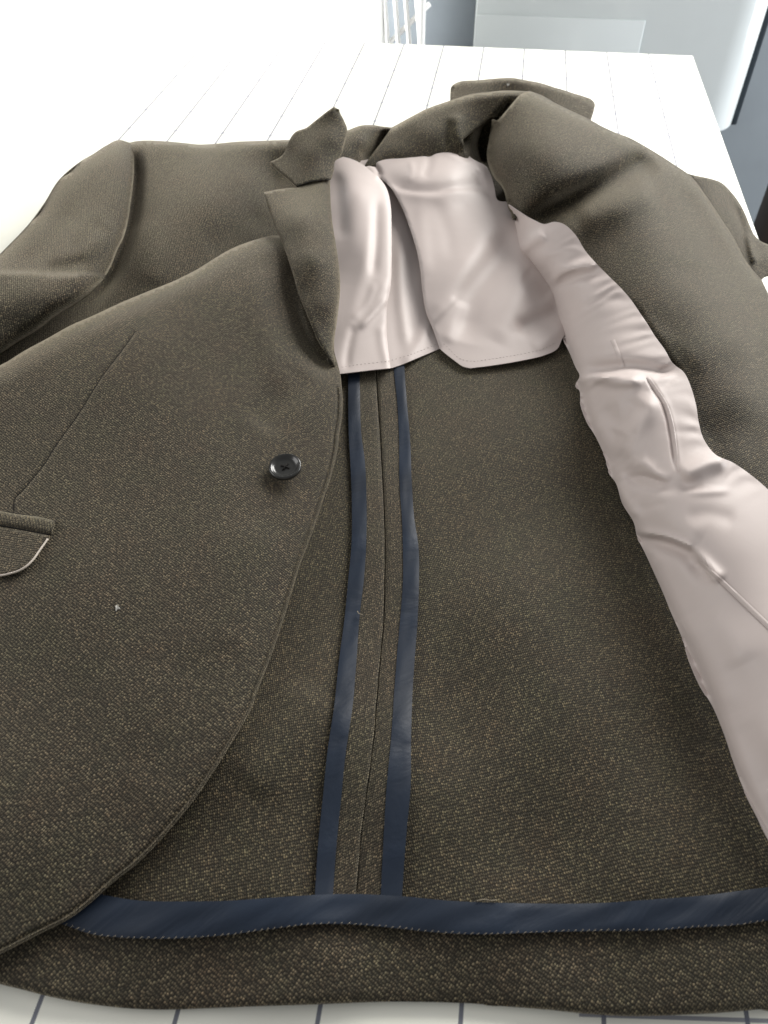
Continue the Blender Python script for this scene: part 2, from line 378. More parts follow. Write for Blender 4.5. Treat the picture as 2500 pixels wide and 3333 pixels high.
tb = empty('cutting_table', (-0.27, 0.42, 0), 'white cutting table printed with a grey grid of lines, under the jacket', 'table')
TX0, TX1, TY0, TY1 = -0.92, 0.2237, -0.22, 1.094
top = box('table_top', (TX0, TY0, -0.022), (TX1, TY1, 0.0), MAT, tb, 0.0012, 2)
for lx in (TX0 + 0.05, TX1 - 0.05):
    for ly in (TY0 + 0.05, TY1 - 0.05):
        box('leg', (lx - .02, ly - .02, -0.92), (lx + .02, ly + .02, -0.0225), WHITE_WIRE, tb, 0.003, 2)

# white glossy cabinet standing behind the table
cb = empty('white_cabinet', (0.17, 1.55, -0.9), 'pale glossy white cabinet with rounded edges standing behind the far table edge', 'cabinet')
yc = 1.45
def ray_x(px, py, y):                      # x and z of a traced point on the vertical plane at depth y
    d = FW * FPX + RX * (px * K - CX) - UP * (py * K - CY); t = y / d[1]; return d[0] * t, CAM_H + d[2] * t
cx0 = ray_x(1026, 40, yc)[0]; cx1, cz0 = ray_x(1588, 292, yc)
bm = bmesh.new(); bmesh.ops.create_cube(bm, size=1)
bmesh.ops.scale(bm, vec=(cx1 - cx0, 0.50, 0.25 - cz0), verts=bm.verts); bmesh.ops.translate(bm, vec=((cx0 + cx1) / 2, yc + 0.25, (cz0 + 0.25) / 2), verts=bm.verts)
bmesh.ops.bevel(bm, geom=[e for e in bm.edges if abs(e.verts[0].co.z - e.verts[1].co.z) > .1 and e.verts[0].co.x > cx1 - .01 and e.verts[0].co.y < yc + .01], offset=0.055, segments=10, affect='EDGES', profile=0.5)
bmesh.ops.bevel(bm, geom=[e for e in bm.edges if e.calc_face_angle(0) > 0.5], offset=0.004, segments=2, affect='EDGES', profile=0.5)
me = bpy.data.meshes.new('body'); bm.to_mesh(me); bm.free(); me.polygons.foreach_set('use_smooth', [True] * len(me.polygons)); me.materials.append(WHITE_GLOSS)
body = bpy.data.objects.new('body', me); col.objects.link(body); body.parent = cb; body.matrix_parent_inverse = inv(cb)
dx1, dz1 = ray_x(1396, 48, yc - 0.012)
dr = box('reflection_slab', (cx0 + 0.001, yc - 0.004, cz0 + 0.03), (dx1, yc - 0.0005, dz1), WHITE_GLOSS, cb, 0.0015, 2)  # added thin slab standing in for a reflection in the glossy front
box('dark_strip', (cx1 + 0.001, yc + 0.055, cz0 - 0.004), (cx1 + 0.012, yc + 0.46, 0.24), DARK_GREY, cb, 0.002, 2)  # thin dark strip along the cabinet's right side
box('plinth', (cx0 + 0.04, yc + 0.06, -0.915), (cx1 - 0.04, yc + 0.48, cz0 - 0.002), DARK_GREY, cb, 0.004, 2)

# wire rack beyond the left part of the table edge
rk = empty('wire_rack', (-0.15, 1.3, -0.9), 'white coated wire rack with upright bars and a wide end post behind the table', 'rack')
RY = 1.28
def rackpt(px, py, y=RY): x, z = ray_x(px, py, y); return np.array([x, y, z])
for px0, px1 in ((857, 861), (880, 886), (904, 909), (842.5, 848)):
    pass
for a, b2 in (((851, -40), (862, 110)), ((873, -40), (885.5, 110)), ((897, -40), (909, 110)), ((828, -40), (839, 110))):
    A, Bp = rackpt(a[0], a[1]), rackpt(b2[0], b2[1]); dv = (Bp - A) / (A[2] - Bp[2])
    top_p = A - dv * (0.16 - A[2]); bot_p = Bp + dv * 0.12
    tube('upright_wire', [top_p, bot_p], 0.0035, WHITE_WIRE, rk, 8)
A, Bp = rackpt(815, 118, RY + 0.004), rackpt(928, 8, RY + 0.004)
tube('cross_wire', [A, Bp], 0.0036, WHITE_WIRE, rk, 8)
pa, pb = rackpt(897, -10), rackpt(917, 100)
A, Bp = rackpt(921.5, -40), rackpt(926.5, 110)
px0 = rackpt(898.5, 40)[0]; px1 = rackpt(916.5, 40)[0]
box('end_post', (px0 + 0.004, RY - 0.006, -0.90), (px1, RY + 0.02, 0.16), WHITE_WIRE, rk, 0.002, 2)
lx0 = rackpt(640, 40)[0]; lx1 = rackpt(829, 40)[0]
box('side_panel', (lx0, RY - 0.004, -0.90), (lx1, RY + 0.014, 0.16), WHITE_WALL, rk, 0.002, 2)

box('light_baffle', (-0.30, RY + 0.016, -0.90), (-0.288, 1.858, 0.16), WHITE_WALL, rk, 0.002, 2)  # added baffle that keeps the wall fill off the blue wall

# dark wooden shelf unit at the right
sy = 1.45
sx0 = ray_x(1643, 440, sy + 0.13)[0]
sh = empty('wooden_shelf', (sx0 + 0.2, sy + 0.06, -0.9), 'dark brown wooden shelf unit beside the blue wall, right of the table', 'shelf')
box('side_board', (sx0, sy, -0.915), (sx0 + 0.025, sy + 0.13, -0.36), BROWN_WOOD, sh, 0.002, 2)
box('back_board', (sx0 + 0.026, sy + 0.118, -0.915), (sx0 + 0.42, sy + 0.132, -0.36), BROWN_WOOD, sh)
zz = ray_x(1640, 508, sy)[1]
for k, dzs in enumerate((0, -0.2)):
    box('shelf_board', (sx0 + 0.026, sy + 0.004, zz + dzs - 0.012), (sx0 + 0.42, sy + 0.117, zz + dzs + 0.012), PALE_WOOD, sh, 0.002, 2)

# ------------------------------------------------------------------ the jacket
jk = empty('jacket', (-0.05, 0.45, 0), 'olive brown wool jacket laid open on the table, pale satin half lining showing', 'jacket')

# --- back panel (inside), hem facing
back_s = Surf([(0, 2126, .35), (400, 2180, .35), (830, 2165, .35), (1300, 2193, .35), (1659, 2178, .35), (-160, 2060, .4), (1850, 2120, .4),
               (100, 2040, .75), (700, 2040, .8), (1300, 2050, .8), (1659, 2040, .9), (700, 1900, .75), (1200, 1900, .75), (250, 1940, .8),
               (1000, 1200, .75), (1200, 1500, 1.1), (1450, 1700, .8), (900, 850, .9), (700, 900, .7), (560, 1650, 1.5), (640, 1350, .9), (1300, 1100, .7),
               (1500, 1600, .7), (800, 1500, 1.0), (800, 1150, .8), (1150, 850, 1.1), (1659, 1500, .8), (300, 1500, .6), (300, 1000, .8), (800, 650, 1.0), (1200, 600, 1.0)],
              folds=[([(1050, 1150), (1180, 1350), (1330, 1600), (1400, 1800)], .22, 110), ([(940, 1000), (960, 1300), (1000, 1700)], -.12, 70),
                     ([(540, 1720), (620, 1600), (690, 1480)], .25, 60)],
              rounds=[([(-160, 2080), (0, 2126), (175, 2166), (400, 2180), (650, 2171), (830, 2164), (1080, 2173), (1355, 2195), (1555, 2188), (1850, 2140)], .18, 26)], noise=.11, nscale=.012)
hem_edge = [(-260, 2050), (-100, 2095), (0, 2126), (50, 2138), (100, 2151), (175, 2166), (275, 2178), (350, 2181), (450, 2178), (550, 2174), (650, 2171), (750, 2167), (830, 2164),
            (995, 2166), (1080, 2173), (1180, 2181), (1280, 2191), (1355, 2195), (1455, 2193), (1555, 2188), (1659, 2178), (1800, 2160), (1900, 2140)]
tape_up = [(100, 1900), (170, 1922), (240, 1936), (300, 1945), (400, 1947), (500, 1945), (600, 1938), (700, 1932), (770, 1931), (870, 1936), (980, 1946), (1130, 1951), (1280, 1951), (1405, 1943), (1530, 1933), (1605, 1923), (1659, 1916), (1800, 1895), (1900, 1880)]
tape_lo = [(40, 1950), (90, 1980), (140, 1998), (200, 2018), (260, 2025), (375, 2027), (475, 2021), (575, 2008), (675, 1996), (750, 1996), (830, 2002), (930, 2013), (1030, 2018), (1130, 2015), (1280, 2011), (1405, 2010), (1505, 2003), (1590, 1998), (1659, 1988), (1800, 1968), (1900, 1950)]
panel('back_panel', [[(-260, 700), (1900, 700)], [(1900, 700), (1900, 1960)], [(1900, 1960), (1600, 1975), (1000, 1990), (400, 1990), (-260, 1960)], [(-260, 1960), (-260, 700)]], back_s, WOOL_IN, jk, 10)
panel('hem_facing', [hem_edge, [hem_edge[-1], (1900, 1905)], [(1900, 1905), (1659, 1945), (1280, 1985), (1000, 1985), (750, 1965), (500, 1985), (260, 1985), (100, 1945), (-260, 1860)], [(-260, 1860), (-260, 2050)]], back_s, WOOL, jk, 9, lift=0.16,
      lines=[[(769, 1950), (766, 2010), (763, 2090), (760, 2168)]])
seam = [(812, 760), (813, 808), (822, 950), (830, 1100), (832, 1180), (831, 1261), (829, 1341), (822, 1421), (815, 1501), (808, 1592), (794, 1700), (781, 1800), (770, 1938)]
tl_l = [(750, 740), (752, 808), (753, 929), (757, 1004), (760, 1094), (759, 1179), (752, 1254), (745, 1329), (732, 1429), (722, 1524), (707, 1626), (697, 1726), (687, 1826), (680, 1938)]
tl_r = [(776, 740), (777, 808), (780, 929), (789, 1004), (792, 1094), (791, 1179), (786, 1254), (777, 1329), (770, 1429), (762, 1524), (747, 1626), (737, 1726), (727, 1826), (719, 1938)]
tr_l = [(850, 740), (851, 800), (858, 870), (862, 950), (863, 1050), (868, 1120), (870, 1180), (870, 1261), (864, 1341), (857, 1421), (851, 1501), (845, 1592), (835, 1700), (829, 1800), (822, 1940)]
tr_r = [(873, 740), (874, 800), (879, 870), (886, 950), (890, 1050), (895, 1120), (904, 1180), (905, 1261), (902, 1341), (896, 1421), (891, 1501), (888, 1592), (887, 1700), (878, 1800), (868, 1940)]
def off(line, dx): return [(x + dx, y) for x, y in line]
ribbon('seam_allowance', off(tl_l, 4), off(seam, -1.2), back_s, WOOL, jk, lift=0.14, n=150, across=9, bulge=.06, thick=.0012)
ribbon('seam_allowance', off(seam, 1.2), off(tr_r, -4), back_s, WOOL, jk, lift=0.14, n=150, across=9, bulge=.06, thick=.0012)
ribbon('binding_tape', tl_l, tl_r, back_s, NAVY, jk, lift=0.24, n=170, across=7, bulge=.02, wave=.015)
ribbon('binding_tape', tr_l, tr_r, back_s, NAVY, jk, lift=0.24, n=170, across=7, bulge=.02, wave=.015)
ribbon('hem_tape', tape_up, tape_lo, back_s, NAVY, jk, lift=0.44, n=240, across=11, bulge=.03, wave=.03)
# whip stitches along the lower edge of the hem tape
V, F = [], []
L = spline(tape_lo, 14)[6:]
for i, p in enumerate(L[:-1]):
    q = p + np.array([rng.uniform(4, 7.5), rng.uniform(-4.5, -2.0)]); p = p + np.array([0, rng.uniform(0.5, 3)])
    W = at([p, (p + q) / 2, q], back_s([p, (p + q) / 2, q]) + np.array([.38, .52, .50]))
    v, f = tube(None, W, 0.00011, None, sides=5); F += [tuple(k + len(V) for k in x) for x in f]; V += list(v)
st = link('hem_stitching', V, F, THREAD, jk); st['kind'] = 'stuff'

# --- half lining
LTHREAD = plain('lining_thread', (0.40, 0.345, 0.32), 0.6, 0.3)
def stitch_line(line, surf):
    V, F = [], []; L = spline(line, 8)
    for p, q in zip(L[:-1], L[1:]):
        m = p + (q - p) * rng.uniform(.45, .62); W = at([p, (p + m) / 2, m], surf([p, (p + m) / 2, m]) + np.array([-.01, .012, -.01])); v, f = tube(None, W, 0.00014, None, sides=5)
        F += [tuple(k + len(V) for k in x) for x in f]; V += list(v)
    o = link('lining_stitching', V, F, LTHREAD, jk); o['kind'] = 'stuff'
HEM_A = [(738, 793), (770, 788), (804, 784), (838, 780), (846, 778), (880, 768), (915, 755), (945, 742)]
HEM_B = [(958, 742), (975, 758), (992, 774), (1016, 780), (1064, 775), (1124, 765), (1172, 754), (1200, 740)]
low_l = Surf([(846, 445, 2.6), (870, 560, 1.9), (880, 700, 1.4), (912, 769, 1.2), (844, 795, 1.25), (830, 390, 3.3), (800, 600, 2.0), (940, 600, 1.7), (950, 740, 1.2), (900, 450, 2.6)],
             folds=[([(870, 790), (905, 740), (930, 690)], .16, 12), ([(862, 520), (866, 640), (880, 760)], .15, 12)], noise=.03, nscale=.02)
panel('lining_middle', [[(800, 375), (880, 385)], [(880, 385), (960, 600), (990, 740)], [(990, 740), (950, 753), (912, 769), (844, 795), (815, 797)], [(815, 797), (800, 375)]], low_l, SATIN, jk, 6, thick=.0005)
left_l = Surf([(690, 345, 4.1), (724, 345, 4.5), (740, 339, 4.6), (770, 347, 4.6), (800, 365, 4.5), (820, 388, 4.3), (775, 420, 4.6), (845, 445, 3.9), (846, 565, 3.0), (844, 650, 2.3), (836, 730, 1.6), (844, 795, 1.5),
               (722, 420, 3.9), (735, 585, 2.8), (723, 700, 2.1), (736, 807, 1.6), (785, 560, 3.3), (785, 700, 2.1), (790, 801, 1.5), (690, 600, 2.4), (690, 760, 1.6)],
              folds=[([(838, 640), (815, 668), (775, 712)], .10, 7), ([(758, 690), (790, 660), (812, 610)], .07, 8), ([(745, 352), (757, 420), (768, 480), (775, 560)], .08, 26), ([(726, 370), (734, 430), (738, 520)], -.14, 14), ([(800, 480), (792, 560), (770, 640), (752, 740)], .07, 16),
                     ([(815, 430), (812, 520), (806, 600)], -.16, 11), ([(835, 600), (815, 650), (790, 690), (770, 700)], .1, 12), ([(748, 800), (752, 760), (765, 700)], -.1, 9), ([(822, 700), (828, 750), (840, 790)], .08, 10)],
              rounds=[([(820, 385), (836, 409), (845, 445), (847, 505), (847, 565), (845, 617), (837, 665), (837, 725), (844, 795)], .18, 12)], noise=.03, nscale=.02)
panel('lining_side', [[(690, 360), (724, 345), (736, 339), (752, 341), (768, 347), (785, 356), (802, 370), (820, 385), (836, 409), (844, 445), (846, 505), (846, 565), (844, 617), (836, 665), (836, 725), (844, 795)],
                      [(844, 795), (804, 799), (770, 803), (736, 807)], [(736, 807), (690, 800)], [(690, 800), (690, 360)]], left_l, SATIN, jk, 5, thick=.0005)
main_l = Surf([(790, 344, 3.7), (836, 333, 3.9), (916, 319, 4.1), (990, 306, 4.5), (1016, 339, 4.1), (1060, 377, 3.6), (1072, 437, 3.4), (840, 401, 3.7), (900, 395, 4.3), (980, 390, 4.4), (900, 440, 3.5), (1000, 440, 3.6),
               (895, 541, 2.9), (1000, 560, 3.2), (1100, 540, 3.0), (1150, 640, 2.3), (915, 640, 2.2), (950, 753, 1.4), (1016, 795, 1.35), (1124, 779, 1.4), (1216, 729, 1.4), (1000, 690, 2.2), (1130, 470, 3.0), (1220, 620, 1.8), (1080, 720, 1.8)],
              folds=[([(885, 345), (890, 370), (880, 395)], .08, 7), ([(1010, 352), (1030, 375), (1045, 410)], -.10, 7), ([(930, 700), (960, 668), (985, 640)], .08, 7), ([(925, 690), (985, 600), (1060, 510)], .2, 28), ([(1000, 740), (1018, 650), (1075, 560), (1110, 490)], -.48, 34), ([(960, 740), (985, 690), (1000, 650)], .12, 16),
                     ([(1070, 740), (1110, 660), (1150, 590)], .17, 26), ([(1115, 715), (1165, 690), (1215, 665)], -.34, 18), ([(1130, 590), (1160, 610), (1190, 640)], -.16, 18), ([(1150, 755), (1190, 730), (1220, 700)], .12, 14),
                     ([(826, 388), (880, 408), (944, 413), (984, 404), (1030, 405), (1065, 425)], -.22, 7, 22), ([(905, 425), (912, 500), (920, 600)], .08, 16), ([(935, 428), (965, 500), (975, 560)], -.06, 16),
                     ([(930, 325), (925, 360), (915, 385)], -.12, 9), ([(960, 322), (1000, 345), (1045, 375)], .12, 10), ([(955, 318), (985, 328), (1020, 345)], -.25, 7), ([(800, 350), (815, 365), (822, 382)], -.2, 5)],
              rounds=[([(820, 385), (840, 401), (856, 425), (872, 457), (888, 501), (900, 541), (908, 585), (912, 625), (920, 673), (936, 713), (950, 753)], .10, 5)], noise=.03, nscale=.02)
panel('lining_back', [[(770, 348), (792, 345), (836, 333), (884, 325), (916, 319), (944, 319), (968, 315), (996, 305)], [(996, 305), (1004, 325), (1016, 339), (1032, 349), (1048, 357), (1060, 377), (1068, 405), (1075, 432), (1100, 436), (1140, 445), (1180, 520)],
                      [(1180, 520), (1240, 640), (1240, 700)], [(1240, 700), (1216, 729), (1204, 753), (1176, 767), (1124, 779), (1064, 789), (1016, 795)], [(1016, 795), (1000, 791), (980, 777), (963, 764), (950, 753)],
                      [(950, 753), (936, 713), (920, 673), (912, 625), (908, 585), (900, 541), (888, 501), (872, 457), (856, 425), (840, 401), (820, 385)], [(820, 385), (790, 362), (770, 348)]], main_l, SATIN, jk, 5, thick=.0005)
for _l, _s in ((HEM_A[:5], left_l), (HEM_A[4:], low_l), (HEM_B, main_l)): stitch_line(_l, _s)

# --- neck pieces behind the lining
neck_s = Surf([(700, 300, 5.0), (751, 281, 5.2), (800, 270, 5.2), (846, 275, 4.9), (880, 280, 4.4), (795, 345, 3.4), (740, 340, 4.6), (780, 305, 5.0), (830, 310, 3.7), (850, 340, 3.0), (740, 380, 3.6), (900, 330, 3.2)],
              folds=[([(790, 350), (820, 315), (846, 285)], -.5, 18)], rounds=[([(740, 287), (780, 271), (807, 270), (846, 275), (890, 280)], .4, 14)], noise=.03)
panel('collar_stand', [[(700, 300), (751, 281), (780, 271), (807, 270), (825, 273), (846, 275), (880, 279), (920, 280)], [(920, 280), (920, 350)], [(920, 350), (800, 365), (700, 380)], [(700, 380), (700, 300)]], neck_s, WOOL_SL, jk, 6, skirt=[[(751, 281), (780, 271), (807, 270), (846, 275), (880, 279)]])
yoke_s = Surf([(846, 275, 5.0), (863, 266, 5.3), (919, 236, 6.0), (975, 216, 6.6), (1059, 198, 7.5), (1115, 194, 7.9), (1160, 200, 8.0), (797, 345, 4.0), (863, 332, 4.3), (930, 322, 4.6), (1000, 302, 5.1), (1042, 267, 5.8), (1090, 240, 6.6),
               (920, 280, 5.5), (990, 255, 6.1), (830, 365, 3.4), (950, 360, 3.6)],
              folds=[([(968, 320), (966, 290), (975, 260)], -.10, 9), ([(1000, 320), (985, 270), (990, 245)], .15, 14), ([(1055, 275), (1072, 255), (1110, 218)], -.5, 9, 7)], rounds=[([(846, 275), (863, 266), (919, 236), (975, 216), (1019, 203), (1059, 198), (1095, 195), (1160, 200)], .5, 16)], noise=.03)
panel('back_neck_facing', [[(846, 275), (863, 266), (890, 251), (919, 236), (975, 216), (1019, 203), (1059, 198), (1095, 195), (1140, 197)], [(1140, 197), (1135, 215), (1100, 235), (1078, 252), (1063, 253), (1042, 266), (1020, 284), (1000, 300)],
                           [(1000, 300), (1005, 340)], [(1005, 340), (950, 360), (830, 362), (786, 360)], [(786, 360), (795, 345), (820, 312), (846, 275)]], yoke_s, WOOL_IN, jk, 6, skirt=[[(846, 275), (890, 251), (919, 236), (975, 216), (1019, 203), (1059, 198), (1095, 195), (1140, 197)]])
gap_s = Surf([(1000, 300, 4.9), (1060, 255, 5.4), (1035, 290, 4.7), (1011, 334, 4.2), (1050, 355, 2.6), (1060, 300, 1.6), (1070, 400, 1.4), (1100, 440, 2.2), (1000, 380, 3.0), (1090, 300, 2.2)],
             folds=[([(1056, 268), (1046, 310), (1044, 360)], -1.5, 15)], noise=.02)
panel('shoulder_piece', [[(990, 305), (1000, 300), (1030, 275), (1063, 252), (1085, 252)], [(1085, 252), (1110, 340), (1130, 470)], [(1130, 470), (1060, 450), (1000, 380), (990, 305)]], gap_s, WOOL_SL, jk, 6)

# --- right front: turned back, wool facing and its satin lining
rs_out = [(1098, 442), (1115, 453), (1134, 465), (1155, 476), (1176, 484), (1197, 479), (1218, 484), (1243, 507), (1264, 541), (1289, 570), (1319, 600), (1344, 625), (1365, 650), (1382, 675), (1399, 700), (1415, 726), (1436, 755), (1453, 784), (1478, 805), (1495, 843), (1504, 877), (1510, 915), (1520, 948), (1546, 982), (1583, 999), (1625, 1028), (1659, 1057), (1760, 1150), (1850, 1230)]
rs_in = [(1098, 442), (1111, 474), (1117, 507), (1121, 541), (1147, 570), (1168, 600), (1184, 625), (1197, 658), (1205, 684), (1216, 730), (1231, 764), (1243, 793), (1252, 812), (1243, 832), (1252, 845), (1254, 873), (1268, 911), (1289, 948), (1306, 986), (1317, 1024), (1331, 1045), (1344, 1087), (1369, 1129), (1376, 1158), (1394, 1196), (1415, 1242), (1432, 1280), (1449, 1322), (1472, 1375), (1490, 1430), (1512, 1480), (1539, 1526), (1564, 1586), (1584, 1646), (1609, 1711), (1634, 1761), (1659, 1811), (1720, 1900), (1790, 1980)]
face_s = Surf([(1063, 258, 6.2), (1052, 330, 5.2), (1070, 390, 4.6), (1095, 432, 4.4), (1110, 215, 7.8), (1143, 196, 8.2), (1227, 236, 8.2), (1299, 275, 7.8), (1404, 322, 7.0), (1494, 377, 5.8), (1584, 512, 4.6), (1645, 604, 4.0),
               (1120, 320, 7.0), (1200, 330, 7.8), (1300, 400, 6.9), (1150, 420, 6.0), (1400, 500, 6.3), (1500, 650, 6.0), (1600, 850, 5.4), (1600, 640, 4.9), (1659, 720, 4.4), (1200, 520, 4.3), (1350, 680, 4.8), (1480, 850, 4.9), (1580, 1010, 4.6), (1750, 1100, 4.6), (1750, 800, 3.2), (1250, 470, 5.4)],
              folds=[([(1150, 478), (1210, 446), (1270, 415), (1340, 378), (1410, 335)], -1.1, 34, 26, .5), ([(1250, 480), (1330, 445), (1420, 410)], .3, 40), ([(1420, 720), (1470, 640), (1490, 560)], -.12, 45), ([(1480, 790), (1560, 740), (1640, 760)], .15, 40), ([(1520, 960), (1580, 930), (1659, 950)], -.15, 45), ([(1480, 380), (1545, 450), (1600, 560)], .2, 25)],
              rounds=[([(1060, 275), (1053, 320), (1059, 367), (1087, 409), (1100, 440)], 1.3, 36), ([(1100, 200), (1143, 196), (1199, 222), (1274, 258), (1359, 297), (1459, 357), (1494, 379), (1558, 472), (1609, 559), (1645, 604)], .6, 26)], noise=.06, nscale=.013)
WELT = [(1394, 814), (1409, 838), (1428, 868), (1440, 900), (1448, 940), (1457, 1000), (1462, 1017)]; WELT2 = [(1508, 1214), (1560, 1262), (1620, 1320), (1680, 1378)]
strip_raw = Surf([(1098, 442, 4.9), (1111, 474, 3.9), (1121, 541, 2.7), (1184, 625, 2.1), (1216, 730, 1.7), (1252, 843, 1.7), (1306, 986, 1.6), (1376, 1158, 1.6), (1449, 1322, 1.5), (1539, 1526, 1.4), (1659, 1811, 1.3), (1790, 1980, 1.3),
                (1176, 484, 5.3), (1264, 541, 5.5), (1365, 650, 5.5), (1453, 784, 5.4), (1510, 915, 5.3), (1583, 999, 5.2), (1659, 1057, 5.2), (1850, 1230, 5.0),
                (1180, 550, 4.4), (1260, 640, 4.4), (1320, 760, 4.4), (1350, 850, 4.5), (1400, 960, 4.3), (1450, 1080, 4.3), (1530, 1200, 4.4), (1600, 1400, 3.9), (1659, 1600, 3.3), (1750, 1700, 3.2)],
               folds=[([(1120, 545), (1150, 520), (1180, 505)], .35, 14), ([(1180, 520), (1196, 560), (1195, 610)], -.08, 22),
                      ([(1190, 612), (1215, 588), (1260, 575), (1300, 568)], .28, 8, 16), ([(1200, 622), (1240, 602), (1300, 592)], -.16, 8), ([(1260, 655), (1310, 645), (1350, 642)], -.06, 9),
                      
                      ([(1250, 812), (1310, 796), (1360, 792), (1430, 802), (1470, 800)], -.45, 9, 16), ([(1243, 833), (1275, 812), (1330, 822), (1390, 822)], .45, 14), ([(1300, 880), (1340, 910), (1380, 860)], -.25, 24),
                      ([(1345, 990), (1360, 940), (1395, 890), (1410, 850)], .35, 24), ([(1340, 930), (1325, 960), (1320, 1010)], -.3, 20),
                      ([(1310, 1030), (1345, 1016), (1375, 1042), (1440, 1052), (1520, 1050)], -.28, 11, 22), ([(1375, 990), (1400, 1015), (1450, 1040)], .14, 11), ([(1360, 1015), (1385, 1000), (1420, 1010)], .10, 10), ([(1470, 1030), (1530, 1000), (1575, 995)], .4, 20),
                      ([(1330, 1045), (1355, 1090), (1380, 1115)], .3, 12), ([(1400, 1080), (1440, 1120), (1520, 1160)], .14, 30), ([(1480, 1120), (1530, 1110), (1590, 1125)], -.08, 18), ([(1317, 1026), (1350, 1010), (1376, 985)], .08, 7), ([(1340, 1040), (1385, 1028), (1445, 1046)], -.16, 6), ([(1388, 975), (1402, 1008), (1432, 1030)], .06, 6), ([(1262, 842), (1300, 818), (1350, 812)], .14, 6), ([(1330, 1000), (1352, 968), (1372, 925)], -.10, 8), ([(1420, 1045), (1500, 1062), (1580, 1060)], .08, 8), ([(1345, 1090), (1380, 1100), (1440, 1085)], -.08, 9), ([(1400, 700), (1425, 708), (1380, 690)], .05, 5), (WELT, -.16, 3.5, 9), ([(x + 9, y) for x, y in WELT], .08, 6), (WELT2, -.06, 3, 6),
                      ([(1380, 1160), (1440, 1172), (1490, 1195), (1520, 1230)], -.55, 22, 9, .6), ([(1490, 1195), (1520, 1215), (1560, 1255)], .3, 14), ([(1380, 1152), (1440, 1160), (1500, 1185)], .3, 9),
                      ([(1520, 1330), (1570, 1380), (1600, 1440)], .14, 36), ([(1600, 1560), (1630, 1620), (1680, 1700)], -.12, 34), ([(1480, 1330), (1530, 1420), (1580, 1540)], .2, 30)],
               rounds=[([(1098, 442), (1111, 474), (1121, 541), (1147, 570), (1184, 625), (1205, 684), (1231, 764), (1247, 830), (1268, 911), (1306, 986), (1344, 1087), (1376, 1158), (1449, 1322), (1539, 1526), (1609, 1711), (1659, 1811), (1790, 1980)], .9, 30)], gathers=[(rs_out[6:20], .06, 26, 60), (rs_out[18:27], .05, 40, 40), (rs_in[2:14], .04, 30, 24), (rs_in[16:26], .05, 36, 26)], noise=.03, nscale=.02)
strip_s = lambda p: np.maximum(strip_raw(p), back_s(p) + .28)
strip_parts = [rs_out, [(1850, 1230), (1950, 1600), (1900, 1960)], [(1900, 1960), (1850, 1980), (1790, 1980)], rs_in[::-1]]
SB = bound(strip_parts, 6)
def face_z(p):                              # the facing passes under its lining
    p = np.atleast_2d(np.asarray(p, float)); z = face_s(p); m = inside(p, SB)
    dd, _ = dist_poly(p, spline(rs_out, 8)); near = np.abs(dd) < 14
    zs = strip_s(p) - .30
    return np.where(m | near, np.minimum(z, np.where(m, zs, zs + .02 * np.abs(dd))), z)
panel('front_facing', [[(1063, 258), (1073, 260), (1090, 243), (1109, 220), (1124, 204), (1143, 196)], [(1143, 196), (1171, 206), (1199, 222), (1227, 236), (1274, 258), (1299, 272), (1329, 286), (1359, 297), (1404, 322), (1459, 357), (1494, 382), (1526, 424), (1558, 472), (1584, 512), (1609, 559), (1627, 584), (1645, 604)],
                       [(1645, 604), (1655, 625), (1668, 650), (1720, 720), (1790, 850), (1850, 1000), (1900, 1280)], [(1900, 1280), (1800, 1230), (1700, 1130), (1600, 1045), (1530, 1000), (1470, 850), (1380, 730), (1230, 560), (1130, 500), (1095, 445)], [(1095, 436), (1087, 409), (1070, 387), (1059, 367), (1052, 342), (1052, 325), (1056, 303), (1060, 275), (1063, 258)]],
      face_z, WOOL, jk, 8, skirt=[[(1109, 220), (1143, 196), (1171, 206), (1227, 236), (1299, 272), (1359, 297), (1404, 322), (1459, 357), (1494, 382), (1558, 472), (1609, 559), (1645, 604), (1668, 650), (1720, 720), (1790, 850), (1850, 1000)]])
fl_o = panel('front_lining', strip_parts, strip_s, SATIN, jk, 5, thick=.0006, lines=[WELT, WELT2])
# inner pocket: two slanting welts pressed in the lining
ribbon('pocket_welt', [(1396, 816), (1411, 838), (1430, 868), (1442, 900), (1450, 940), (1459, 1000), (1463, 1017)], [(1403, 813), (1420, 838), (1440, 868), (1452, 900), (1460, 940), (1466, 1000), (1467, 1017)], strip_s, SATIN, fl_o, lift=.02, n=60, across=6, bulge=.025, thick=.0003)
ribbon('pocket_welt', [(1318, 735), (1328, 760), (1340, 795)], [(1328, 733), (1339, 760), (1351, 793)], strip_s, SATIN, fl_o, lift=.02, n=30, across=5, bulge=.03, thick=.0003)
ribbon('pocket_welt', [(1508, 1214), (1560, 1262), (1620, 1320), (1680, 1378)], [(1513, 1209), (1566, 1256), (1626, 1313), (1686, 1370)], strip_s, SATIN, fl_o, lift=.02, n=60, across=5, bulge=.04, thick=.0003)

# --- right sleeve behind the facing
rsl = Surf([(1450, 380, 4.2), (1494, 377, 5.0), (1559, 395, 4.4), (1604, 450, 3.6), (1627, 505, 3.2), (1659, 528, 2.8), (1720, 560, 2.2), (1659, 590, 2.4), (1600, 540, 3.4), (1540, 450, 4.3), (1645, 560, 3.0), (1480, 450, 4.0)],
           folds=[([(1585, 440), (1604, 490), (1618, 570)], -.16, 7), ([(1610, 500), (1622, 540), (1632, 570)], .2, 8), ([(1640, 530), (1645, 560), (1640, 585)], -.08, 9)], noise=.02)
panel('right_sleeve', [[(1440, 360), (1494, 377), (1539, 387), (1559, 395), (1584, 420), (1604, 450), (1619, 485), (1628, 506)], [(1628, 506), (1641, 519), (1659, 528), (1700, 548), (1760, 590)], [(1760, 590), (1740, 600), (1659, 595), (1645, 604)], [(1645, 604), (1600, 600), (1500, 500), (1440, 400)], [(1440, 400), (1440, 360)]], rsl, WOOL_SL, jk, 5)

